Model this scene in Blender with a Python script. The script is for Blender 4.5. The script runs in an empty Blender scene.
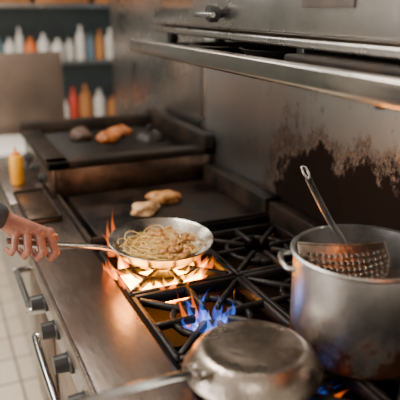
import bpy, bmesh, math, random
from mathutils import Vector, Matrix, noise
random.seed(7)
C = bpy.context.scene.collection

# ---------------------------------------------------------------- materials
def newmat(name):
    m = bpy.data.materials.new(name); m.use_nodes = True
    nt = m.node_tree; nt.nodes.clear()
    out = nt.nodes.new('ShaderNodeOutputMaterial')
    return m, nt, out
def N(nt, t, **kw):
    n = nt.nodes.new(t)
    for k, v in kw.items():
        if k in n.inputs: n.inputs[k].default_value = v
        else: setattr(n, k, v)
    return n
def mat(name, c1, c2=None, rough=0.5, metal=0.0, scale=8.0, bump=0.0, bscale=40.0, stretch=(1,1,1),
        rvar=0.0, lo=0.35, hi=0.65, sss=0.0, spec=0.5, detail=5):
    m, nt, out = newmat(name)
    b = N(nt, 'ShaderNodeBsdfPrincipled'); nt.links.new(b.outputs[0], out.inputs[0])
    b.inputs['Roughness'].default_value = rough; b.inputs['Metallic'].default_value = metal
    b.inputs['Specular IOR Level'].default_value = spec
    if sss:
        b.inputs['Subsurface Weight'].default_value = sss
        b.inputs['Subsurface Radius'].default_value = (0.01, 0.004, 0.002)
    tc = N(nt, 'ShaderNodeTexCoord'); mp = N(nt, 'ShaderNodeMapping')
    mp.inputs['Scale'].default_value = stretch
    nt.links.new(tc.outputs['Object'], mp.inputs[0])
    if c2 is None: c2 = tuple(x*0.85 for x in c1)
    no = N(nt, 'ShaderNodeTexNoise', Scale=scale, Detail=detail, Roughness=0.6)
    nt.links.new(mp.outputs[0], no.inputs['Vector'])
    r = N(nt, 'ShaderNodeValToRGB')
    r.color_ramp.elements[0].position = lo; r.color_ramp.elements[1].position = hi
    r.color_ramp.elements[0].color = (*c1, 1); r.color_ramp.elements[1].color = (*c2, 1)
    nt.links.new(no.outputs['Fac'], r.inputs[0]); nt.links.new(r.outputs[0], b.inputs['Base Color'])
    if rvar:
        mr = N(nt, 'ShaderNodeMapRange'); mr.inputs['From Min'].default_value = .3; mr.inputs['From Max'].default_value = .7
        mr.inputs['To Min'].default_value = max(0.02, rough-rvar); mr.inputs['To Max'].default_value = min(1, rough+rvar)
        nt.links.new(no.outputs['Fac'], mr.inputs[0]); nt.links.new(mr.outputs[0], b.inputs['Roughness'])
    if bump:
        n2 = N(nt, 'ShaderNodeTexNoise', Scale=bscale, Detail=4.0)
        nt.links.new(mp.outputs[0], n2.inputs['Vector'])
        bp = N(nt, 'ShaderNodeBump', Strength=bump, Distance=0.002)
        nt.links.new(n2.outputs['Fac'], bp.inputs['Height']); nt.links.new(bp.outputs[0], b.inputs['Normal'])
    return m
def volflame(name, col, s):
    m, nt, out = newmat(name)
    e = N(nt, 'ShaderNodeEmission', Strength=s); e.inputs[0].default_value = (*col, 1)
    nt.links.new(e.outputs[0], out.inputs['Volume'])
    return m

M = {}
M['steel']   = mat('brushed_steel', (.60,.59,.57), (.40,.38,.36), .30, 1, 4, .25, 60, (1,1,1), .10)
M['ledge']   = mat('worn_ledge_steel', (.37,.31,.28), (.15,.11,.09), .33, 1, 8, .5, 50, (1,.35,1), .13)
M['pansteel']= mat('pan_steel', (.60,.56,.51), (.33,.28,.24), .26, 1, 14, .2, 60, (1,1,1), .08)
M['worn']    = mat('worn_pan_steel', (.50,.44,.38), (.11,.08,.055), .30, 1, 11, .5, 90, (1,1,1), .1, .40, .70)
M['iron']    = mat('cast_iron', (.005,.004,.004), (.018,.013,.010), .42, 0, 30, .6, 120, spec=.3)
M['soot']    = mat('sooty_steel', (.006,.005,.004), (.032,.020,.013), .55, 0, 9, .5, 60, (1,1,1), .1, spec=.2)
M['griddle'] = mat('griddle_plate', (.004,.003,.003), (.030,.016,.010), .50, 0, 9, .7, 50, (1,1,1), .16, .40,.70, spec=.15)
M['brownst'] = mat('heat_stained_steel', (.28,.19,.14), (.045,.03,.02), .38, 1, 7, .4, 50, (1,1,1), .1)
M['panel']   = mat('splash_panel_steel', (.24,.18,.145), (.16,.12,.095), .45, .8, 3, .2, 50)
M['black']   = mat('black_plastic', (.02,.02,.02), (.03,.03,.03), .35)
M['darkin']  = mat('dark_interior', (.004,.003,.003), (.010,.007,.005), .8, spec=.05)
M['chrome']  = mat('polished_steel', (.72,.72,.72), (.60,.60,.60), .16, 1)
M['lip']     = mat('lip_steel', (.66,.64,.61), (.42,.36,.31), .22, 1, 5, .2, 30, (1,.3,1), .1)
M['pasta']   = mat('pasta', (.84,.52,.14), (.92,.67,.26), .28, 0, 30, 0, 40, (1,1,1), 0, .3,.7, .2)
M['chicken'] = mat('seared_chicken', (.66,.32,.09), (.22,.065,.015), .36, 0, 40, .7, 90, (1,1,1), 0, .40,.64, .1)
M['chickpale']=mat('browned_chicken', (.80,.50,.24), (.36,.13,.035), .38, 0, 30, .5, 70, (1,1,1), 0, .42,.66, .15)
M['grilled'] = mat('grilled_meat', (.64,.19,.03), (.12,.035,.012), .4, 0, 40, .8, 90)
M['charred'] = mat('charred_meat', (.05,.03,.022), (.12,.06,.04), .5, 0, 40, .8, 90)
M['herb']    = mat('sauce_bits', (.40,.15,.03), (.62,.28,.06), .4)
M['skin']    = mat('skin', (.45,.19,.125), (.30,.10,.07), .42, 0, 38, .5, 170, (1,1,1), 0, .3,.7, .2)
M['nail']    = mat('nail', (.72,.44,.36), (.68,.38,.31), .25)
M['lips']    = mat('lips', (.42,.13,.10), (.38,.11,.09), .4)
M['eye']     = mat('eye_white', (.8,.78,.75), (.75,.73,.70), .2)
M['hair']    = mat('hair', (.025,.016,.012), (.05,.032,.02), .6, 0, 60, .8, 150)
M['sleeve']  = mat('sleeve_cloth', (.035,.035,.042), (.065,.062,.07), .85, 0, 30, .8, 120)
M['trouser'] = mat('trouser_cloth', (.02,.02,.024), (.04,.04,.045), .85, 0, 30, .8, 120)
M['apron']   = mat('apron_cloth', (.05,.05,.055), (.08,.08,.085), .85, 0, 30, .8, 120)
M['ceil']    = mat('ceiling_paint', (.66,.62,.57), (.60,.56,.52), .8)
M['wallp']   = mat('wall_paint', (.11,.13,.125), (.08,.10,.10), .6)
M['wallw']   = mat('wall_white', (.64,.61,.56), (.58,.55,.50), .6)
M['white']   = mat('white_plastic', (.76,.73,.68), (.68,.65,.60), .4)
M['yellow']  = mat('mustard_plastic', (.92,.42,.015), (.80,.32,.01), .35)
M['orange']  = mat('orange_plastic', (.85,.22,.03), (.75,.14,.02), .35)
M['red']     = mat('red_plastic', (.65,.06,.03), (.55,.05,.03), .35)
M['blueplas']= mat('blue_plastic', (.18,.30,.38), (.14,.25,.33), .35)
M['dark']    = mat('dark_plastic', (.06,.05,.045), (.10,.08,.07), .4)
M['card']    = mat('cardboard', (.55,.23,.07), (.36,.14,.045), .8)
M['towel']   = mat('towel_cloth', (.72,.68,.61), (.62,.58,.52), .9, 0, 20, .8, 90)
M['flameY']  = volflame('flame_yellow', (1,.36,.022), 620)
M['flameO']  = volflame('flame_orange', (1,.15,.002), 150)
M['flameB']  = volflame('flame_blue', (.06,.18,1), 80)
M['flameC']  = volflame('flame_core_blue', (.35,.5,1), 120)
def emis(name,col,s):
    m, nt, out = newmat(name); e = N(nt,'ShaderNodeEmission',Strength=s); e.inputs[0].default_value=(*col,1)
    nt.links.new(e.outputs[0], out.inputs['Surface']); return m
M['heat'] = emis('heat_element', (1,.22,.03), 14)

def tilemat():
    m, nt, out = newmat('floor_tiles')
    b = N(nt, 'ShaderNodeBsdfPrincipled', Roughness=.4); nt.links.new(b.outputs[0], out.inputs[0])
    tc = N(nt, 'ShaderNodeTexCoord'); br = N(nt, 'ShaderNodeTexBrick')
    br.offset = 0.0
    br.inputs['Scale'].default_value = 1; br.inputs['Brick Width'].default_value = .2; br.inputs['Row Height'].default_value = .2
    br.inputs['Mortar Size'].default_value = .006
    br.inputs['Color1'].default_value = (.68,.58,.46,1); br.inputs['Color2'].default_value = (.60,.51,.40,1)
    br.inputs['Mortar'].default_value = (.22,.17,.13,1)
    nt.links.new(tc.outputs['Object'], br.inputs['Vector']); nt.links.new(br.outputs[0], b.inputs['Base Color'])
    return m
M['tiles'] = tilemat()

def nmr(nt, src, a, c, lo, hi):
    x = N(nt, 'ShaderNodeMapRange'); x.interpolation_type = 'SMOOTHSTEP'
    x.inputs['From Min'].default_value = a; x.inputs['From Max'].default_value = c
    x.inputs['To Min'].default_value = lo; x.inputs['To Max'].default_value = hi
    nt.links.new(src, x.inputs[0]); return x.outputs[0]
def nmath(nt, a, c, op='MULTIPLY'):
    x = N(nt, 'ShaderNodeMath', operation=op)
    for i, v in enumerate((a, c)):
        if isinstance(v, (int, float)): x.inputs[i].default_value = v
        else: nt.links.new(v, x.inputs[i])
    return x.outputs[0]
def nmix(nt, f, a, c):
    x = N(nt, 'ShaderNodeMixRGB'); nt.links.new(f, x.inputs[0])
    for i, v in ((1,a),(2,c)):
        if isinstance(v, tuple): x.inputs[i].default_value = (*v,1)
        else: nt.links.new(v, x.inputs[i])
    return x.outputs[0]
def splashmat():
    m, nt, out = newmat('stained_backsplash_steel')
    b = N(nt, 'ShaderNodeBsdfPrincipled', Metallic=1.0, Roughness=.38); nt.links.new(b.outputs[0], out.inputs[0])
    tc = N(nt, 'ShaderNodeTexCoord'); sep = N(nt, 'ShaderNodeSeparateXYZ')
    O = tc.outputs['Object']; nt.links.new(O, sep.inputs[0])
    n1 = N(nt, 'ShaderNodeTexNoise', Scale=2.5, Detail=5.0); nt.links.new(O, n1.inputs['Vector'])
    base = N(nt, 'ShaderNodeValToRGB')
    base.color_ramp.elements[0].position = .35; base.color_ramp.elements[0].color = (.80,.81,.81,1)
    base.color_ramp.elements[1].position = .7; base.color_ramp.elements[1].color = (.60,.60,.59,1)
    nt.links.new(n1.outputs['Fac'], base.inputs[0])
    zf = nmr(nt, sep.outputs['Z'], 1.0, 1.34, 1.0, 0.0)
    yf = nmath(nt, nmr(nt, sep.outputs['Y'], .4, .7, .7, 1), nmr(nt, sep.outputs['Y'], 1.44, 1.86, 1, 0))
    area = nmath(nt, zf, yf)
    mp = N(nt, 'ShaderNodeMapping'); mp.inputs['Scale'].default_value = (1,1,.30)
    nt.links.new(O, mp.inputs[0])
    nd = N(nt, 'ShaderNodeTexNoise', Scale=24.0, Detail=5.0, Roughness=.65); nt.links.new(mp.outputs[0], nd.inputs['Vector'])
    nz = N(nt, 'ShaderNodeTexNoise', Scale=38.0, Detail=9.0, Roughness=.8); nt.links.new(O, nz.inputs['Vector'])
    nb = N(nt, 'ShaderNodeTexNoise', Scale=8.0, Detail=5.0, Roughness=.6); nt.links.new(O, nb.inputs['Vector'])
    mixn = nmath(nt, nmath(nt, nd.outputs['Fac'], .45), nmath(nt, nmath(nt, nz.outputs['Fac'], .75), nmath(nt, nb.outputs['Fac'], .85), 'ADD'), 'ADD')
    s = nmath(nt, nmath(nt, area, .80), nmath(nt, mixn, -.20, 'ADD'), 'ADD')
    stain = nmr(nt, s, 1.06, 1.26, 0, 1)
    brown = nmr(nt, s, .93, 1.18, 0, .80)
    vo = N(nt, 'ShaderNodeTexVoronoi', Scale=95.0); nt.links.new(O, vo.inputs['Vector'])
    speck = nmath(nt, nmr(nt, vo.outputs['Distance'], .14, .25, 1, 0), nmr(nt, s, .91, 1.10, 0, .9))
    col = nmix(nt, brown, base.outputs[0], (.24,.12,.06))
    col = nmix(nt, speck, col, (.05,.025,.015))
    col = nmix(nt, stain, col, (.010,.005,.003))
    nt.links.new(col, b.inputs['Base Color'])
    nt.links.new(nmr(nt, stain, 0, 1, .36, .75), b.inputs['Roughness'])
    nt.links.new(nmr(nt, stain, 0, 1, 1, 0), b.inputs['Metallic'])
    nt.links.new(nmr(nt, stain, 0, 1, .5, .12), b.inputs['Specular IOR Level'])
    n3 = N(nt, 'ShaderNodeTexNoise', Scale=6.0, Detail=3.0); nt.links.new(O, n3.inputs['Vector'])
    bp = N(nt, 'ShaderNodeBump', Strength=.15, Distance=.004); nt.links.new(n3.outputs['Fac'], bp.inputs['Height'])
    nt.links.new(bp.outputs[0], b.inputs['Normal'])
    return m
M['splash'] = splashmat()
def potmat():
    m, nt, out = newmat('stained_pot_aluminium')
    b = N(nt, 'ShaderNodeBsdfPrincipled', Metallic=1.0, Roughness=.36); nt.links.new(b.outputs[0], out.inputs[0])
    tc = N(nt, 'ShaderNodeTexCoord'); sep = N(nt, 'ShaderNodeSeparateXYZ'); O = tc.outputs['Object']; nt.links.new(O, sep.inputs[0])
    n1 = N(nt, 'ShaderNodeTexNoise', Scale=9.0, Detail=6.0, Roughness=.65); nt.links.new(O, n1.inputs['Vector'])
    zf = nmr(nt, sep.outputs['Z'], .92, 1.06, 1.0, 0.0)
    s = nmath(nt, nmath(nt, zf, .38), n1.outputs['Fac'], 'ADD')
    st = nmr(nt, s, .62, .80, 0, 1)
    base = nmix(nt, nmr(nt, n1.outputs['Fac'], .35, .7, 0, 1), (.60,.59,.58), (.34,.33,.32))
    col = nmix(nt, st, base, (.12,.05,.022))
    nt.links.new(col, b.inputs['Base Color'])
    nt.links.new(nmr(nt, st, 0, 1, 1, .6), b.inputs['Metallic'])
    n3 = N(nt, 'ShaderNodeTexNoise', Scale=80.0, Detail=3.0); nt.links.new(O, n3.inputs['Vector'])
    bp = N(nt, 'ShaderNodeBump', Strength=.2, Distance=.002); nt.links.new(n3.outputs['Fac'], bp.inputs['Height'])
    nt.links.new(bp.outputs[0], b.inputs['Normal'])
    return m
M['pot'] = potmat()

# ---------------------------------------------------------------- mesh helpers
def parent(o, p):
    if p is not None: o.parent = p
    return o
def empty(name, loc=(0,0,0)):
    e = bpy.data.objects.new(name, None); e.empty_display_size = .05; e.location = loc
    C.objects.link(e); return e
def mk(name, verts, faces, m, smooth=True, p=None, angle=35):
    me = bpy.data.meshes.new(name); me.from_pydata([tuple(v) for v in verts], [], faces)
    bm = bmesh.new(); bm.from_mesh(me); bmesh.ops.recalc_face_normals(bm, faces=bm.faces); bm.to_mesh(me); bm.free()
    me.materials.append(M[m] if isinstance(m, str) else m)
    if smooth:
        me.shade_smooth(); me.set_sharp_from_angle(angle=math.radians(angle))
    o = bpy.data.objects.new(name, me); C.objects.link(o)
    return parent(o, p)
def boxes(name, lst, m, bevel=.003, p=None, seg=2):
    bm = bmesh.new()
    for it in lst:
        lo, hi = Vector(it[0]), Vector(it[1])
        r = bmesh.ops.create_cube(bm, size=1)
        c = (lo+hi)/2; s = hi-lo
        for v in r['verts']:
            v.co = Vector((v.co.x*s.x, v.co.y*s.y, v.co.z*s.z)) + c
            if len(it) > 2: v.co = it[2] @ v.co
    if bevel: bmesh.ops.bevel(bm, geom=list(bm.edges), offset=bevel, segments=seg, profile=.5, affect='EDGES')
    me = bpy.data.meshes.new(name); bm.to_mesh(me); bm.free()
    me.materials.append(M[m]); me.shade_smooth(); me.set_sharp_from_angle(angle=math.radians(50))
    o = bpy.data.objects.new(name, me); C.objects.link(o)
    return parent(o, p)
def box(name, lo, hi, m, bevel=.003, p=None): return boxes(name, [(lo, hi)], m, bevel, p)
def lathe_data(prof, n=64, mtx=Matrix()):
    vs, fs = [], []
    rings = []
    for r, z in prof:
        if r < 1e-6:
            rings.append([len(vs)]); vs.append(mtx @ Vector((0,0,z)))
        else:
            rings.append(list(range(len(vs), len(vs)+n)))
            for i in range(n):
                a = 2*math.pi*i/n; vs.append(mtx @ Vector((r*math.cos(a), r*math.sin(a), z)))
    for a, b in zip(rings[:-1], rings[1:]):
        for i in range(n):
            j = (i+1) % n
            if len(a) == 1 and len(b) == 1: continue
            if len(a) == 1: fs.append((a[0], b[i], b[j]))
            elif len(b) == 1: fs.append((a[i], a[j], b[0]))
            else: fs.append((a[i], a[j], b[j], b[i]))
    return vs, fs
def lathe(name, prof, m, loc=(0,0,0), n=64, rot=None, p=None, angle=35):
    mt = Matrix.Translation(loc) @ (rot.to_4x4() if rot else Matrix())
    v, f = lathe_data(prof, n, mt); return mk(name, v, f, m, True, p, angle)
def lathes(name, items, m, p=None, n=24):
    V, F = [], []
    for prof, mt in items:
        v, f = lathe_data(prof, n, mt); k = len(V); V += v; F += [tuple(i+k for i in q) for q in f]
    return mk(name, V, F, m, True, p)
def tube(name, pts, rad, m, p=None, n=12, cyclic=False, flat=None, sub=6):
    pts = [Vector(q) for q in pts]
    if not isinstance(rad, (list, tuple)): rad = [rad]*len(pts)
    P, Rr = [], []
    L = len(pts)
    rng = range(L if cyclic else L-1)
    for i in rng:
        g = (lambda k: pts[k % L]) if cyclic else (lambda k: pts[min(max(k,0),L-1)])
        p0,p1,p2,p3 = g(i-1),g(i),g(i+1),g(i+2)
        for s in range(sub):
            t = s/sub
            P.append(.5*((2*p1)+(-p0+p2)*t+(2*p0-5*p1+4*p2-p3)*t*t+(-p0+3*p1-3*p2+p3)*t**3))
            Rr.append(rad[i]*(1-t)+rad[(i+1)%L]*t)
    if not cyclic: P.append(pts[-1]); Rr.append(rad[-1])
    V, F = [], []
    up = Vector((0,0,1)); prev = None
    K = len(P)
    for i, q in enumerate(P):
        if cyclic: t = (P[(i+1)%K]-P[i-1]).normalized()
        else: t = (P[min(i+1,K-1)]-P[max(i-1,0)]).normalized()
        if prev is None:
            s = t.cross(up)
            if s.length < 1e-3: s = t.cross(Vector((1,0,0)))
            s.normalize()
        else:
            s = (prev - t*prev.dot(t)).normalized()
        prev = s; u = s.cross(t).normalized()
        for j in range(n):
            a = 2*math.pi*j/n
            if flat:
                ca, sa = math.cos(a), math.sin(a)
                e = .45
                x = math.copysign(abs(ca)**e, ca)*flat[0]/2; y = math.copysign(abs(sa)**e, sa)*flat[1]/2
                V.append(q + s*x + u*y)
            else: V.append(q + (s*math.cos(a)+u*math.sin(a))*Rr[i])
    for i in range(K if cyclic else K-1):
        for j in range(n):
            a=i*n+j; b=i*n+(j+1)%n; c=((i+1)%K)*n+(j+1)%n; d=((i+1)%K)*n+j
            F.append((a,b,c,d))
    if not cyclic:
        F.append(tuple(range(n-1,-1,-1))); F.append(tuple((K-1)*n+j for j in range(n)))
    return mk(name, V, F, m, True, p, 50)
def blob(name, loc, size, m, seed=0, amp=.25, p=None, rotz=0, flatb=True, freq=2.2, sub=4):
    bm = bmesh.new(); bmesh.ops.create_icosphere(bm, subdivisions=sub, radius=1)
    for v in bm.verts:
        k = noise.noise(v.co*freq*.6 + Vector((seed*7.1, seed*3.3, 0)))
        k2 = noise.noise(v.co*freq*2 + Vector((seed*1.7, 5, 0)))
        v.co *= 1 + amp*k + amp*.3*k2
        if flatb and v.co.z < -.5: v.co.z = -.5
        v.co = Vector((v.co.x*size[0], v.co.y*size[1], v.co.z*size[2]))
        v.co = Matrix.Rotation(rotz, 3, 'Z') @ v.co
        v.co += Vector(loc)
    me = bpy.data.meshes.new(name); bm.to_mesh(me); bm.free(); me.materials.append(M[m]); me.shade_smooth()
    o = bpy.data.objects.new(name, me); C.objects.link(o); return parent(o, p)

# ---------------------------------------------------------------- room shell
box('floor', (-2.6,-1.6,-.1), (2.7,5.4,0), 'tiles', 0)
box('ceiling', (-2.6,-1.6,2.7), (2.7,5.4,2.8), 'ceil', 0)
box('wall_right', (1.05,-1.6,0), (1.15,3.62,2.7), 'wallw', 0)
box('wall_alcove', (2.6,3.0,0), (2.7,5.4,2.7), 'wallp', 0)
box('wall_left', (-2.7,-1.6,0), (-2.6,5.4,2.7), 'wallw', 0)
box('wall_back', (-2.6,5.3,0), (2.7,5.4,2.7), 'wallp', 0)
box('wall_front', (-2.6,-1.7,0), (1.15,-1.6,2.7), 'wallw', 0)

bs = empty('backsplash')
box('panel_near', (1.0,.1,.90), (1.045,2.22,2.1), 'splash', .002, bs)
box('panel_far', (1.02,2.225,.90), (1.045,3.6,2.1), 'steel', .002, bs)
box('panel_seam', (.994,2.195,1.0), (1.0,2.235,2.1), 'steel', .002, bs)

# ---------------------------------------------------------------- gas range
TOP = .92
rg = empty('gas_range')
box('ledge', (.20,.30,.885), (.362,1.60,.92), 'ledge', .006, rg)
box('ledge_lip', (.196,.30,.868), (.203,1.60,.916), 'ledge', .003, rg)
box('body', (.26,.30,.12), (.99,1.60,.80), 'steel', .004, rg)
box('control_panel', (.212,.305,.76), (.30,1.595,.885), 'steel', .006, rg)
boxes('cooktop_walls', [((.362,.30,.80),(.372,1.60,.915)), ((.955,.30,.80),(.99,1.60,.93)),
      ((.362,.30,.80),(.99,.312,.915)), ((.362,1.588,.80),(.99,1.60,.93)), ((.36,.30,.80),(.99,1.60,.815))], 'darkin', .002, rg)
box('back_riser', (.952,.30,.90), (.998,1.60,.975), 'soot', .004, rg)
boxes('legs', [((x-.02,y-.02,0),(x+.02,y+.02,.13)) for x in (.31,.93) for y in (.36,1.54)], 'steel', .004, rg)
doors = [(.33,.94),(.97,1.58)]
for i,(a,b) in enumerate(doors):
    box(f'oven_door_{i+1}', (.238,a,.17), (.262,b,.745), 'brownst', .006, rg)
    tube(f'door_handle_{i+1}', [(.24,a+.05,.70),(.19,a+.05,.70),(.175,a+.09,.70),(.175,b-.09,.70),(.19,b-.05,.70),(.24,b-.05,.70)], .011, 'chrome', rg)
kn = []
for k in range(8):
    y = .40+k*.157
    kn.append(([(0,0),(.028,0),(.028,.008),(.022,.012),(.020,.042),(0,.045)], Matrix.Translation((.213,y,.82)) @ Matrix.Rotation(-math.pi/2, 4, 'Y')))
lathes('knobs', kn, 'black', rg)

cells = [(x0,y0) for x0 in (.372,.662) for y0 in (.34,.645,.95,1.255)]
W, D = .288, .298
bars, burn_b, burn_c = [], [], []
for x0,y0 in cells:
    x1,y1 = x0+W, y0+D; cx,cy = (x0+x1)/2,(y0+y1)/2; t=.0060; zt=TOP; zb=TOP-.018
    bars += [((x0,y0,zb-.012),(x0+2*t,y1,zt)), ((x1-2*t,y0,zb-.012),(x1,y1,zt)), ((x0,y0,zb-.012),(x1,y0+2*t,zt)), ((x0,y1-2*t,zb-.012),(x1,y1,zt))]
    for k in range(8):
        a = k*math.pi/4
        ext = (W/2 if k%4==0 else D/2) if k%2==0 else .185
        mt = Matrix.Translation((cx,cy,0)) @ Matrix.Rotation(a,4,'Z')
        bars.append(((.040,-t,zb),(ext-.004,t,zt), mt))
    for k in range(16):
        a = (k+.5)*math.pi/8; rr=.088
        mt = Matrix.Translation((cx,cy,0)) @ Matrix.Rotation(a,4,'Z')
        bars.append(((rr-t,-.019,zb-.004),(rr+t,.019,zt-.006), mt))
    bars += [((x,y,.812),(x+.012,y+.012,.905)) for x in (x0+.002,x1-.014) for y in (y0+.002,y1-.014)]
    burn_b.append(([(0,.0),(.055,.0),(.055,.02),(.045,.035),(.02,.04),(.0,.04)], Matrix.Translation((cx,cy,.83))))
    burn_c.append(([(0,.0),(.028,.0),(.032,.006),(.03,.014),(0,.018)], Matrix.Translation((cx,cy,.87))))
boxes('grates', bars, 'iron', .0022, rg, 1)
lathes('burner_bases', burn_b, 'darkin', rg); lathes('burner_caps', burn_c, 'iron', rg)
boxes('gas_tubes', [((.374,y0+D/2-.012,.825),(x0+W/2,y0+D/2+.012,.845)) for x0,y0 in cells], 'darkin', .004, rg)

# ---------------------------------------------------------------- griddle
gd = empty('griddle')
box('ledge', (.20,1.602,.885), (.362,2.09,.92), 'ledge', .006, gd)
box('cabinet', (.25,1.604,.12), (.99,2.088,.86), 'steel', .004, gd)
box('door', (.238,1.63,.17), (.252,2.06,.80), 'brownst', .005, gd)
tube('door_handle', [(.24,1.68,.70),(.19,1.69,.70),(.19,1.72,.70),(.19,1.98,.70),(.19,2.0,.70),(.24,2.01,.70)], .011, 'chrome', gd)
box('plate', (.40,1.612,.86), (.94,2.088,.922), 'griddle', .004, gd)
boxes('splash_guards', [((.362,1.602,.86),(.372,2.088,.936)), ((.372,1.602,.86),(.94,1.612,.938)), ((.94,1.602,.86),(.998,2.088,.985))], 'soot', .003, gd)
boxes('grease_trough', [((.372,1.612,.86),(.40,2.088,.895))], 'darkin', .002, gd)
boxes('legs', [((x-.02,y-.02,0),(x+.02,y+.02,.13)) for x in (.31,.93) for y in (1.65,2.04)], 'steel', .004, gd)

# ---------------------------------------------------------------- charbroiler
cb = empty('charbroiler')
box('ledge', (.20,2.094,.885), (.35,2.80,.92), 'ledge', .006, cb)
box('cabinet', (.25,2.096,.12), (.985,2.80,.885), 'steel', .004, cb)
boxes('legs', [((x-.02,y-.02,0),(x+.02,y+.02,.13)) for x in (.31,.93) for y in (2.15,2.74)], 'steel', .004, cb)
boxes('housing', [((.362,2.10,.885),(.985,2.125,1.02)), ((.362,2.745,.885),(.985,2.77,1.02)), ((.355,2.10,.885),(.375,2.77,1.02)),
      ((.965,2.10,.885),(.988,2.77,1.06))], 'brownst', .004, cb)
boxes('rim', [((.34,2.09,1.02),(.988,2.16,1.05)), ((.34,2.72,1.02),(.988,2.78,1.08)), ((.34,2.09,1.02),(.42,2.78,1.05)), ((.945,2.09,1.02),(.988,2.78,1.10))], 'soot', .005, cb)
boxes('fire_bed', [((.375,2.125,.89),(.965,2.745,.95))], 'darkin', .002, cb)
boxes('grill_bars', [((.415,2.158+i*.0185,1.012),(.95,2.165+i*.0185,1.028)) for i in range(31)], 'iron', .002, cb, 1)
lathes('knobs', [([(0,0),(.022,0),(.022,.008),(.016,.012),(.015,.03),(0,.032)], Matrix.Translation((.356,y,.955)) @ Matrix.Rotation(-math.pi/2,4,'Y')) for y in (2.25,2.43,2.61)], 'black', cb)

# ---------------------------------------------------------------- counter beyond
ct = empty('prep_counter')
box('top', (.20,2.82,.87), (1.015,3.55,.905), 'steel', .004, ct)
box('cabinet', (.26,2.84,.12), (1.01,3.54,.87), 'steel', .004, ct)
boxes('legs', [((x-.02,y-.02,0),(x+.02,y+.02,.13)) for x in (.31,.93) for y in (2.9,3.48)], 'steel', .004, ct)
box('splash_panel', (.22,3.30,.905), (.655,3.325,1.345), 'panel', .006, ct)
box('cutting_board', (.22,2.85,.906), (.60,3.25,.93), 'white', .006)

# ---------------------------------------------------------------- overshelf and salamander broiler
SZ = .020
sh = empty('overshelf')
box('deck', (.66,.15,1.425+SZ), (.998,2.04,1.437+SZ), 'soot', .002, sh)
tube('front_lip', [(.655,.15,1.43+SZ),(.655,1.0,1.43+SZ),(.655,2.04,1.43+SZ)], .02, 'lip', sh, 20, flat=(.030,.046))
boxes('brackets', [((.70,y,1.32),(.998,y+.01,1.425+SZ)) for y in (.2,)], 'steel', .002, sh)
hl = empty('heat_lamp')
boxes('housing', [((.672,.30,1.428),(.72,.80,1.444))], 'steel', .003, hl)
tube('element', [(.682,.31,1.424),(.682,.55,1.424),(.682,.79,1.424)], .005, 'heat', hl)
boxes('end_caps', [((.674,.29,1.414),(.692,.312,1.43)),((.674,.788,1.414),(.692,.80,1.43))], 'black', .002, hl)
sm = empty('salamander_broiler')
box('body', (.745,.30,1.51), (.99,2.03,2.02), 'brownst', .006, sm)
box('base_skirt', (.725,.30,1.492), (.99,2.04,1.512), 'steel', .005, sm)
box('front_panel', (.722,.32,1.518), (.745,2.02,1.625), 'steel', .008, sm)
box('front_door', (.728,.32,1.632), (.745,2.02,1.98), 'steel', .006, sm)
boxes('feet', [((x,y,1.437+SZ),(x+.03,y+.03,1.493)) for x in (.76,.94) for y in (.35,1.15,1.96)], 'black', .003, sm)
lathes('knob', [([(0,0),(.014,0),(.014,.012),(.024,.014),(.024,.03),(.020,.038),(0,.038)], Matrix.Translation((.722,1.49,1.560)) @ Matrix.Rotation(-math.pi/2,4,'Y'))], 'black', sm)
tube('knob_stem', [(.735,1.59,1.556),(.700,1.59,1.556),(.684,1.57,1.556),(.680,1.45,1.556)], .007, 'chrome', sm)
box('name_plate', (.716,.93,1.575), (.723,1.10,1.61), 'dark', .002, sm)
tr = empty('serving_tray')
lathe('tray_body', [(0,0),(.095,0),(.12,.012),(.122,.014),(.12,.016),(.094,.004),(0,.004)], 'soot', (.80,1.58,1.438+SZ), p=tr)
tr2 = empty('baking_tray')
box('tray_body', (.69,.55,1.438+SZ), (.93,1.12,1.462+SZ), 'soot', .006, tr2)
lathe('shelf_skillet', [(0,0),(.09,0),(.11,.02),(.113,.022),(.108,.022),(.088,.004),(0,.004)], 'iron', (.80,1.29,1.438+SZ))

# ---------------------------------------------------------------- frying pan with pasta
fp = empty('frying_pan')
FP = Vector((.512,1.412,.938))
tiltm = Matrix.Rotation(math.radians(3), 3, 'X')
lathe('bowl', [(0,0),(.088,0),(.100,.004),(.118,.020),(.134,.042),(.140,.047),(.141,.049),(.139,.0505),(.132,.045),(.115,.023),(.098,.007),(.086,.0035),(0,.0035)], 'pansteel', FP, 96, tiltm, fp, 60)
G = Vector((.165,1.385,1.040))
hs = Vector((.378,1.405,.978))
a_ax = (hs-G).normalized()
tube('handle', [hs+Vector((.012,0,-.012)), hs+Vector((-.012,0,.004)), hs+Vector((-.06,-.004,.020)), G+a_ax*.05, G, G-a_ax*.05], .008, 'pansteel', fp, 16, flat=(.020,.010))
lathes('rivets', [([(0,0),(.004,0),(.003,.002),(0,.003)], Matrix.Translation(hs+Vector((.022,dy,-.008))) @ Matrix.Rotation(math.radians(60),4,'Y')) for dy in (-.01,.01)], 'chrome', fp, 12)
cu = bpy.data.curves.new('spaghetti','CURVE'); cu.dimensions='3D'; cu.bevel_depth=.0014; cu.bevel_resolution=2
rr = random.Random(3)
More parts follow.
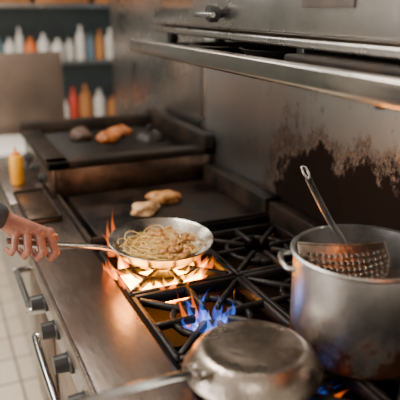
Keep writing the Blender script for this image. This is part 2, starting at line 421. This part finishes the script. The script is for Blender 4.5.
for i in range(290):
    sp = cu.splines.new('POLY'); n=22; sp.points.add(n-1)
    rad = rr.uniform(.012,.06); ca=rr.uniform(0,6.28); cr=rr.uniform(0,.108-rad*.75)
    cxx,cyy = cr*math.cos(ca), cr*math.sin(ca); a0=rr.uniform(0,6.28); da=rr.uniform(1.5,4.2)*rr.choice((-1,1)); e=rr.uniform(.6,1)
    zz = rr.uniform(.008,.028)
    for k in range(n):
        t=k/(n-1); a=a0+da*t; r2=rad*(1+.15*math.sin(5*t+i))
        x=cxx+r2*math.cos(a); y=cyy+r2*e*math.sin(a)
        R=math.hypot(x,y)
        if R>.116: x*=.116/R; y*=.116/R; R=.116
        z=zz+.012*(1-(R/.11)**2)+ .004*math.sin(7*t+i) + max(0,(R-.08))*0.5
        z=max(z,.006+max(0,R-.092)*1.0)
        q = FP + tiltm@Vector((x,y,z)); sp.points[k].co=(*q,1)
o = bpy.data.objects.new('spaghetti',cu); C.objects.link(o); cu.materials.append(M['pasta'])
cc = empty('diced_chicken')
for i in range(26):
    a=rr.uniform(-2.2,1.6); R=rr.uniform(.01,.10)
    q = FP + tiltm@Vector((R*math.cos(a), R*math.sin(a), .042-.6*R*.12))
    blob(f'piece_{i+1}', q, (rr.uniform(.008,.016),rr.uniform(.006,.012),.007), 'chicken' if i%2 else 'herb', i, .4, cc, rr.uniform(0,3), sub=3)

# ---------------------------------------------------------------- stock pot + strainer
PX = Vector((.730,.858,TOP+.001))
pt = empty('stock_pot')
r=.136; h=.205
lathe('body', [(0,0),(r-.012,0),(r-.003,.003),(r,.012),(r,h-.006),(r+.005,h-.004),(r+.006,h),(r+.003,h+.003),(r-.004,h+.001),(r-.004,.014),(r-.012,.005),(0,.004)], 'pot', PX, 96, None, pt, 50)
L = Vector((-.914,.4057,0)); T = Vector((.4057,.914,0))
for i,s in enumerate((1,-1)):
    b0 = PX + L*s*(r+.001) + Vector((0,0,h-.022))
    tube(f'handle_{i+1}', [b0+T*.04, b0+T*.036+L*s*.014, b0+T*.024+L*s*.022+Vector((0,0,.004)), b0+L*s*.024+Vector((0,0,.005)), b0-T*.024+L*s*.022+Vector((0,0,.004)), b0-T*.036+L*s*.014, b0-T*.04], .005, 'pot', pt)
lathe('stew', [(0,0),(.131,0),(.131,.003),(0,.003)], 'soot', PX+Vector((0,0,.12)), 48, None, pt)
st = empty('strainer')
def strainer():
    V,F=[],[]; nu,nv=31,15
    base = Vector((.700,.885,TOP+h+.008))
    ex = Vector((.93,-.36,0)); ey=Vector((.36,.93,0))
    for j in range(nv+1):
        for i in range(nu+1):
            u=(i/nu-.5)*2; v=j/nv
            wd=.088*math.sqrt(max(.05,1-(max(0,v-.35)/.95)**2))
            prof_n = .085*v**1.15
            drop = .058*math.sin(v*1.35)*(1-.35*u*u)
            p_ = base + ex*(u*wd) - ey*(prof_n - .014*u*u) + Vector((0,0,-drop))
            V.append(p_)
    for j in range(nv):
        for i in range(nu):
            if i%2==1 and j%2==1 and 1<i<nu-1 and 1<j<nv-1: continue
            k=j*(nu+1)+i; F.append((k,k+1,k+nu+2,k+nu+1))
    o=mk('basket',V,F,'worn',True,st,80)
    so=o.modifiers.new('s','SOLIDIFY'); so.thickness=.0015
    sb=o.modifiers.new('b','SUBSURF'); sb.levels=1; sb.render_levels=2
    rim=[V[i] for i in range(0,nu+1,3)]
    tube('rim_wire', rim, .003, 'worn', st, 8, sub=3)
strainer()
tube('long_handle', [Vector((.707,.880,1.120)), Vector((.725,.93,1.130)), Vector((.745,.993,1.140)), Vector((.740,1.035,1.180)), Vector((.735,1.068,1.216))], .006, 'steel', st, 12, flat=(.015,.005))
tube('hanging_loop', [Vector((.735,1.066,1.214)), Vector((.724,1.070,1.228)), Vector((.726,1.082,1.240)), Vector((.738,1.084,1.236)), Vector((.742,1.076,1.222))], .0025, 'steel', st, 8, cyclic=True)

# ---------------------------------------------------------------- skillet covered with upturned pan
lp = Vector((.466,.815,TOP+.001))
sk = empty('skillet')
lathe('bowl', [(0,0),(.085,0),(.095,.003),(.116,.030),(.121,.036),(.1205,.038),(.114,.031),(.093,.005),(0,.004)], 'worn', lp, 80, None, sk, 60)
up = empty('upturned_pan')
UZ = lp+Vector((0,0,.039))
lathe('shell', [(.126,0),(.1265,.003),(.123,.008),(.114,.024),(.103,.037),(.093,.044),(.087,.0455),(.085,.0445),(.06,.0455),(0,.046),(0,.043),(.084,.0415),(.099,.033),(.112,.018),(.121,.003),(.124,0),(.126,0)], 'worn', UZ, 96, None, up, 50)
hd = Vector((-.985,-.17,0)).normalized(); hn = Vector((-hd.y,hd.x,0))
hb = UZ + hd*.108
tube('handle', [hb+Vector((0,0,.032)), hb+hd*.03+Vector((0,0,.037)), hb+hd*.08+Vector((0,0,.044)), hb+hd*.15+Vector((0,0,.052)), hb+hd*.22+Vector((0,0,.058))], .01, 'chrome', up, 16, flat=(.024,.005))
boxes('handle_bracket', [((-.012,-.022,0),(.022,.022,.006), Matrix.Translation(hb+Vector((0,0,.032))) @ Matrix.Rotation(math.atan2(hd.y,hd.x),4,'Z'))], 'worn', .002, up)
lathes('rivets', [([(0,0),(.0045,0),(.0035,.0025),(0,.0035)], Matrix.Translation(hb+hd*.006+hn*s*.013+Vector((0,0,.038)))) for s in (-1,1)], 'chrome', up, 12)

# ---------------------------------------------------------------- food
g1 = empty('chicken_breast'); blob('meat', (.60,1.80,.9352), (.052,.038,.024), 'chickpale', 2, .3, g1, .4)
g2 = empty('chicken_breast.001'); blob('meat', (.70,1.89,.9352), (.058,.040,.024), 'chicken', 5, .3, g2, -.2)
g3 = empty('chicken_breast.002'); blob('meat', (.66,2.44,1.045), (.055,.045,.030), 'grilled', 6, .3, g3, .2)
g4 = empty('burger_patty'); blob('meat', (.56,2.52,1.048), (.045,.045,.036), 'charred', 8, .2, g4)
g5 = empty('chicken_breast.003'); blob('meat', (.74,2.54,1.045), (.05,.04,.028), 'grilled', 9, .3, g5)
g6 = empty('grill_weight'); lathe('dome', [(0,.045),(.03,.042),(.055,.025),(.065,0),(0,0)], 'iron', (.83,2.40,1.029), p=g6)
lathe('knob', [(0,.07),(.012,.068),(.014,.055),(.007,.044),(0,.044)], 'iron', (.83,2.40,1.027), 24, p=g6)

# ---------------------------------------------------------------- ledge items
tb = empty('sizzle_plate')
box('plate', (.222,1.84,.921), (.335,2.18,.931), 'brownst', .003, tb)
boxes('raised_rim', [((.222,1.84,.929),(.230,2.18,.938)),((.327,1.84,.929),(.335,2.18,.938)),((.222,1.84,.929),(.335,1.848,.938)),((.222,2.172,.929),(.335,2.18,.938))], 'soot', .002, tb)
def bottle(name, loc, rad, hh, m, capm='white', p=None):
    e = p or empty(name)
    lathe('body', [(0,0),(rad*.9,0),(rad,.006),(rad,hh*.68),(rad*.85,hh*.76),(rad*.5,hh*.80),(0,hh*.80)], m, loc, 32, p=e)
    lathe('cap', [(0,hh*.79),(rad*.62,hh*.79),(rad*.62,hh*.85),(rad*.25,hh*.88),(rad*.12,hh),(0,hh)], capm, loc, 24, p=e)
    return e
bottle('mustard_bottle', (.262,2.33,.921), .026, .145, 'yellow', 'orange')

# ---------------------------------------------------------------- storage shelves at the back
ss = empty('storage_shelf')
for i,z in enumerate((.66,1.14,1.56,1.95)):
    box(f'board_{i+1}', (-.6,4.75,z), (2.2,5.25,z+.03), 'steel', .004, ss)
boxes('posts', [((x,y,0),(x+.03,y+.03,2.0)) for x in (-.6,2.17) for y in (4.75,5.22)], 'steel', .003, ss)
rb = random.Random(11)
def bottle_row(name, x0,x1,y,z,cols,h0=.15,h1=.24):
    e = empty(name); x=x0; i=0
    while x<x1:
        rad=rb.uniform(.028,.055); hh=rb.uniform(h0,h1); c=rb.choice(cols)
        x+=rad
        lathe(f'bottle_{i}', [(0,0),(rad*.95,0),(rad,.008),(rad,hh*.62),(rad*.8,hh*.74),(rad*.35,hh*.84),(rad*.35,hh),(0,hh)], c, (x,y+rb.uniform(-.04,.04),z), 24, p=e)
        x+=rad+rb.uniform(.0,.014); i+=1
bottle_row('sauce_bottles', .2,1.9,4.86,1.171,['white','towel','card','orange','white','card','blueplas','towel','dark'],.15,.26)
bottle_row('sauce_bottles.001', .5,2.0,4.86,.691,['orange','card','towel','card','red','dark','yellow'],.16,.28)
bxs = empty('cardboard_boxes')
boxes('boxes', [((.05,4.8,1.591),(.38,5.15,1.78)),((.42,4.8,1.591),(.75,5.15,1.74)),((.80,4.8,1.591),(1.2,5.15,1.80)),((1.25,4.8,1.591),(1.7,5.15,1.76))], 'card', .006, bxs)

# ---------------------------------------------------------------- cook
def ball(bm, q, r_, s=2, sc=None, rot=None):
    mt = Matrix.Translation(q)
    if rot is not None: mt = mt @ rot.to_4x4()
    if sc: mt = mt @ Matrix.Diagonal((*sc,1))
    bmesh.ops.create_icosphere(bm, subdivisions=s, radius=r_, matrix=mt)
def caps(bm, a, b, ra, rb_):
    a=Vector(a); b=Vector(b)
    n = max(2, int((b-a).length/ (min(ra,rb_)*.3)))
    for i in range(n+1):
        t=i/n; ball(bm, a.lerp(b,t), ra*(1-t)+rb_*t)
def fin(bm, name, m, vox, p, it=3):
    me=bpy.data.meshes.new(name); bm.to_mesh(me); bm.free(); me.materials.append(M[m])
    o=bpy.data.objects.new(name,me); C.objects.link(o); parent(o,p)
    rm=o.modifiers.new('r','REMESH'); rm.mode='VOXEL'; rm.voxel_size=vox; rm.use_smooth_shade=True
    s=o.modifiers.new('s','SMOOTH'); s.factor=.5; s.iterations=it
    return o
ck = empty('cook')
U3 = Vector((0,0,1)); c_ax = a_ax.cross(U3).normalized()
u_ax = c_ax.cross(a_ax).normalized()
if c_ax.y > 0: c_ax = -c_ax
if u_ax.z < 0: u_ax = -u_ax
HS=1.22
def H(a,c,u): return G + (a_ax*a + c_ax*c + u_ax*u)*HS
# power grip: back of hand up and towards the camera side, fingers raked and wrapped under the handle
bm = bmesh.new()
wr = H(-.060,.006,.046)
fingers = [(.036,1.0,.010),(.014,1.06,.006),(-.008,1.0,.0),(-.028,.84,-.006)]
for off,s,rake in fingers:
    mcp=H(off-.004,.018,.0245*s+.003)
    pip=H(off+rake+.002,.0300*s,-.006*s)
    dip=H(off+rake+.001,.0150,-.0235*s)
    tip=H(off+rake-.004,-.008*s,-.0195)
    k=HS*s
    caps(bm,mcp,pip,.0096*k,.0080*k); caps(bm,pip,dip,.0080*k,.0073*k); caps(bm,dip,tip,.0073*k,.0060*k)
    ball(bm,pip,.0090*k,3); ball(bm,mcp+u_ax*.0015,.0110*k,3)
    w2 = wr.lerp(mcp,.15)
    caps(bm,mcp,w2,.0102*k,.0185)
    caps(bm,H(off-.006,.006,.017),wr-u_ax*.006,.0085*HS,.0185)
t0=H(-.044,-.008,.030); t1=H(-.012,-.017,.022); t2=H(.022,-.013,.0175); t3=H(.052,-.004,.0145)
caps(bm,t0,t1,.0175,.0135); caps(bm,t1,t2,.0132,.0108); caps(bm,t2,t3,.0108,.0086); ball(bm,t2,.0118,3)
elbow = Vector((-.15,1.43,1.235))
fdir=(elbow-wr).normalized()
caps(bm,wr,wr+fdir*.10,.0225,.029)
fin(bm,'right_hand','skin',.0013,ck,2)
nb=bmesh.new(); bmesh.ops.create_icosphere(nb, subdivisions=3, radius=1)
nrm = u_ax; nax=(t3-t2).normalized(); nsd=nax.cross(nrm).normalized(); nrm=nsd.cross(nax).normalized()
if nrm.z<0: nrm=-nrm
for v in nb.verts: v.co = t3-nax*.001+nrm*.0074 + nax*v.co.x*.0070 + nsd*v.co.y*.0056 + nrm*v.co.z*.0018
me=bpy.data.meshes.new('thumb_nail'); nb.to_mesh(me); nb.free(); me.materials.append(M['nail']); me.shade_smooth()
no_=bpy.data.objects.new('thumb_nail',me); C.objects.link(no_); parent(no_,ck)
cs = wr+fdir*.016
sR=Vector((-.40,1.50,1.42)); sL=Vector((-.44,1.87,1.42))
eL=Vector((-.47,1.94,1.14)); wL=Vector((-.27,1.90,1.02))
bm=bmesh.new()
for i in range(15):
    t=i/14; q=cs.lerp(elbow,t); ball(bm,q,.0335+.017*t,3)
caps(bm,elbow,sR,.050,.066); caps(bm,sR,sL,.066,.066)
caps(bm,sL,eL,.066,.050); caps(bm,eL,wL,.050,.036)
for z,wx,wy in ((1.40,.085,.14),(1.34,.105,.165),(1.26,.112,.17),(1.18,.108,.16),(1.10,.102,.152),(1.02,.108,.158),(.95,.115,.168),(.90,.118,.172)):
    ball(bm,Vector((-.43,1.685,z)),1,3,(wx,wy,.075))
caps(bm,(-.42,1.685,1.44),(-.415,1.685,1.485),.060,.056)
fin(bm,'jacket','sleeve',.005,ck,3)
bm=bmesh.new()
for s in (-1,1):
    y=1.685+s*.088
    caps(bm,(-.43,y,.90),(-.41,y+s*.01,.50),.092,.062); caps(bm,(-.41,y+s*.01,.50),(-.45,y+s*.015,.10),.060,.045)
fin(bm,'trousers','trouser',.007,ck,3)
for s,nm in ((-1,'shoe_1'),(1,'shoe_2')):
    bm=bmesh.new(); y=1.685+s*.105
    caps(bm,(-.47,y,.045),(-.30,y+s*.01,.035),.044,.034); ball(bm,Vector((-.46,y,.075)),.045,3)
    fin(bm,nm,'black',.005,ck,2)
V,F=[],[]; na=16; nz_=20
for j in range(nz_+1):
    z=.52+j/nz_*.80
    for i in range(na+1):
        w_=1.25 if z<1.08 else 1.25-(z-1.08)/.24*.75
        a=(i/na-.5)*2*w_; rx=.128 if z>.85 else .135; V.append(Vector((-.43+rx*math.cos(a),1.685+.185*math.sin(a),z)))
for j in range(nz_):
    for i in range(na):
        k=j*(na+1)+i; F.append((k,k+1,k+na+2,k+na+1))
ap=mk('apron',V,F,'apron',True,ck); so=ap.modifiers.new('s','SOLIDIFY'); so.thickness=.003
HC=Vector((-.385,1.675,1.60)); HR=Matrix.Rotation(math.radians(-25),3,'Z') @ Matrix.Rotation(math.radians(22),3,'Y')
def hp(x,y,z): return HC+HR@Vector((x,y,z))
bm=bmesh.new()
ball(bm,hp(-.012,0,.035),1,4,(.095,.075,.085),HR); ball(bm,hp(.025,0,-.035),1,4,(.062,.056,.068),HR)
ball(bm,hp(.055,0,-.085),1,3,(.026,.026,.020),HR)
caps(bm,hp(.080,0,.012),hp(.102,0,-.024),.009,.0135); ball(bm,hp(.094,.012,-.027),.009); ball(bm,hp(.094,-.012,-.027),.009)
for s in (-1,1):
    ball(bm,hp(-.005,s*.076,-.006),1,3,(.018,.009,.030),HR); ball(bm,hp(.074,s*.030,.022),1,3,(.012,.022,.008),HR)
caps(bm,(-.42,1.685,1.44),hp(-.02,0,-.06),.054,.050)
fin(bm,'head','skin',.0035,ck,2)
for s,nm in ((-1,'eye_1'),(1,'eye_2')):
    lathe(nm,[(0,-.011),(.008,-.008),(.011,0),(.008,.008),(0,.011)],'eye',hp(.074,s*.030,.006),20,p=ck)
    lathe('pupil_'+nm[-1],[(0,-.005),(.004,-.003),(.005,0),(.004,.003),(0,.005)],'black',hp(.082,s*.030,.004),16,p=ck)
tube('mouth',[hp(.078,-.024,-.055),hp(.086,-.010,-.052),hp(.088,0,-.054),hp(.086,.010,-.052),hp(.078,.024,-.055)],[.002,.005,.0055,.005,.002],'lips',ck,10)
bm=bmesh.new()
for i in range(60):
    a=i*2.399; zz=i/60
    x=-.020-.075*math.cos(a)*.6-.03*(1-zz); y=.07*math.sin(a)*(1-.3*zz); z=.0+.105*zz
    if x>.035 and z<.05: continue
    ball(bm,hp(min(x,.04),y,z),.022)
ball(bm,hp(-.022,0,.045),1,4,(.095,.081,.086),HR)
fin(bm,'hair','hair',.005,ck,2)
bm=bmesh.new(); hw=wL; dL=(wL-eL).normalized(); sd=Vector((0,1,0)); dn=Vector((0,0,-1))
caps(bm,hw-dL*.03,hw+dL*.02,.024,.022)
for i,(o_,l) in enumerate(((-.030,.92),(-.010,1),(.010,.95),(.029,.78))):
    k1=hw+dL*.085+sd*o_; k2=k1+(dL+dn*.25).normalized()*.042*l; k3=k2+(dL+dn*.9).normalized()*.026*l; k4=k3+(dL+dn*1.6).normalized()*.020*l
    caps(bm,hw+dL*.02+sd*o_*.5,k1,.017,.0105); caps(bm,k1,k2,.0098,.0088); caps(bm,k2,k3,.0088,.008); caps(bm,k3,k4,.008,.0068)
q0=hw+dL*.03-sd*.018; q1=q0+dL*.028-sd*.026; q2=q1+dL*.034-sd*.006+dn*.006; caps(bm,q0,q1,.016,.0125); caps(bm,q1,q2,.0115,.009)
fin(bm,'left_hand','skin',.002,ck,2)

# ---------------------------------------------------------------- flames (real emitting volumes)
def tongue_data(base, tip, rad, bend, seed, n=12, m=12):
    V,F=[],[]
    base=Vector(base); tip=Vector(tip); bend=Vector(bend)
    rings=[]
    for i in range(m+1):
        t=i/m; wob=Vector((math.sin(5*t+seed*3),math.cos(4*t+seed*5),0))*rad*.35*t
        q=base.lerp(tip,t)+bend*math.sin(math.pi*t)+wob
        r_=rad*(math.sin(math.pi*min(1,(t*.9+.1))**.6)*(1-t)**.7+.02) if t<1 else 0.0003
        ring=[]
        for j in range(n):
            a=2*math.pi*j/n; ring.append(len(V)); w=1+.3*math.sin(2*a+seed+5*t)
            V.append(q+Vector((math.cos(a)*r_*w, math.sin(a)*r_*w, 0)))
        rings.append(ring)
    for a,b in zip(rings[:-1],rings[1:]):
        for j in range(n): F.append((a[j],a[(j+1)%n],b[(j+1)%n],b[j]))
    F.append(tuple(reversed(rings[0]))); F.append(tuple(rings[-1]))
    return V,F
def tongues(name, items, m, p):
    V,F=[],[]
    for it in items:
        v,f=tongue_data(*it); k=len(V); V+=v; F+=[tuple(i+k for i in q) for q in f]
    return mk(name,V,F,m,True,p,180)
rf=random.Random(5)
def burner_flame(cx,cy,name,n,r0,r1,z0,z1,rad,mname,p,jit=.01):
    it=[]
    for k in range(n):
        a=2*math.pi*(k+rf.uniform(-.3,.3))/n; R1=r1*rf.uniform(.85,1.10)
        it.append(((cx+r0*math.cos(a),cy+r0*math.sin(a),z0),(cx+R1*math.cos(a),cy+R1*math.sin(a),z1+rf.uniform(-jit,jit)),rad*rf.uniform(.7,1.2),
                   (rf.uniform(-jit,jit),rf.uniform(-jit,jit),0),rf.random()*10))
    return tongues(name,it,mname,p)
f1=empty('pan_fire'); bx,by=.490,1.376
burner_flame(bx,by,'blue_base',14,.03,.05,.872,.892,.006,'flameB',f1,.004)
burner_flame(bx,by,'yellow_inner',16,.045,.095,.862,.932,.026,'flameY',f1,.002)
burner_flame(bx,by,'yellow_outer',30,.085,.122,.862,.938,.021,'flameY',f1,.006)
burner_flame(bx,by,'orange_outer',30,.088,.142,.858,.954,.025,'flameO',f1,.010)
tongues('stray_tongues',[((.41,1.49,.93),(.405,1.56,1.02),.010,(-.008,0,0),1.),((.39,1.47,.93),(.375,1.53,.99),.010,(.008,0,0),2.),
   ((.38,1.36,.91),(.350,1.40,.96),.016,(-.006,0,0),3.),((.40,1.31,.90),(.358,1.33,.95),.019,(-.005,0,0),6.),
   ((.42,1.51,.93),(.43,1.585,1.035),.010,(-.004,0,0),7.)],'flameO',f1)
f2=empty('burner_flame'); bx2,by2=.512,1.10
burner_flame(bx2,by2,'blue_outer',16,.030,.062,.875,.946,.010,'flameB',f2,.022)
burner_flame(bx2,by2,'blue_core',12,.030,.042,.875,.908,.005,'flameC',f2,.006)
tongues('orange_tips',[((.47,1.12,.88),(.45,1.16,.965),.007,(0,0,0),1.),((.50,1.15,.88),(.50,1.19,.955),.007,(0,0,0),2.)],'flameO',f2)
f3=empty('burner_flame.001')
burner_flame(.516,.794,'blue_outer',18,.030,.118,.875,.914,.012,'flameB',f3,.006)
tongues('orange_tips',[((.55,.74,.88),(.60,.70,.925),.010,(0,0,0),1.),((.58,.76,.88),(.625,.73,.925),.010,(0,0,0),2.)],'flameO',f3)

# ---------------------------------------------------------------- lights
def area(name, loc, rot, sx, sy, power, col=(1,1,1)):
    l=bpy.data.lights.new(name,'AREA'); l.shape='RECTANGLE'; l.size=sx; l.size_y=sy; l.energy=power; l.color=col
    o=bpy.data.objects.new(name,l); o.location=loc; o.rotation_euler=rot; C.objects.link(o); return o
area('ceiling_light', (-.2,2.0,2.66), (0,0,0), .4,1.2, 46, (1,.90,.78))
area('ceiling_light.001', (-.6,4.1,2.66), (0,0,0), 1.2,1.0, 42, (1,.95,.87))
area('window_light', (-2.5,1.0,1.5), (0,math.radians(-90),0), 1.1,2.0, 104, (1,.96,.91))
area('ceiling_light.002', (-.4,-.6,2.66), (0,0,0), 1.0,.8, 7, (1,.93,.84))
def pl(name, loc, e, col, r_=.03):
    l=bpy.data.lights.new(name,'POINT'); l.energy=e; l.color=col; l.shadow_soft_size=r_
    o=bpy.data.objects.new(name,l); o.location=loc; C.objects.link(o)
pl('fire_glow',(.38,1.30,.965),.8,(1,.34,.06))
pl('burner_glow',(.516,1.10,.93),.15,(.3,.45,1))
w=bpy.data.worlds.new('world'); bpy.context.scene.world=w; w.use_nodes=True
w.node_tree.nodes['Background'].inputs[0].default_value=(.8,.9,1,1); w.node_tree.nodes['Background'].inputs[1].default_value=.3

# ---------------------------------------------------------------- camera
cam=bpy.data.cameras.new('camera'); co=bpy.data.objects.new('camera',cam); C.objects.link(co)
R_=Vector((.9140,-.4057,0)); U_=Vector((.1254,.2825,.9510)); B_=Vector((-.3858,-.8693,.3091))
m4=Matrix((R_,U_,B_)).transposed().to_4x4(); m4.translation=Vector((0,0,1.58)); co.matrix_world=m4
cam.lens=54; cam.sensor_width=36; cam.clip_start=.02
cam.dof.use_dof=True; cam.dof.focus_distance=1.42; cam.dof.aperture_fstop=2.2
bpy.context.scene.camera=co
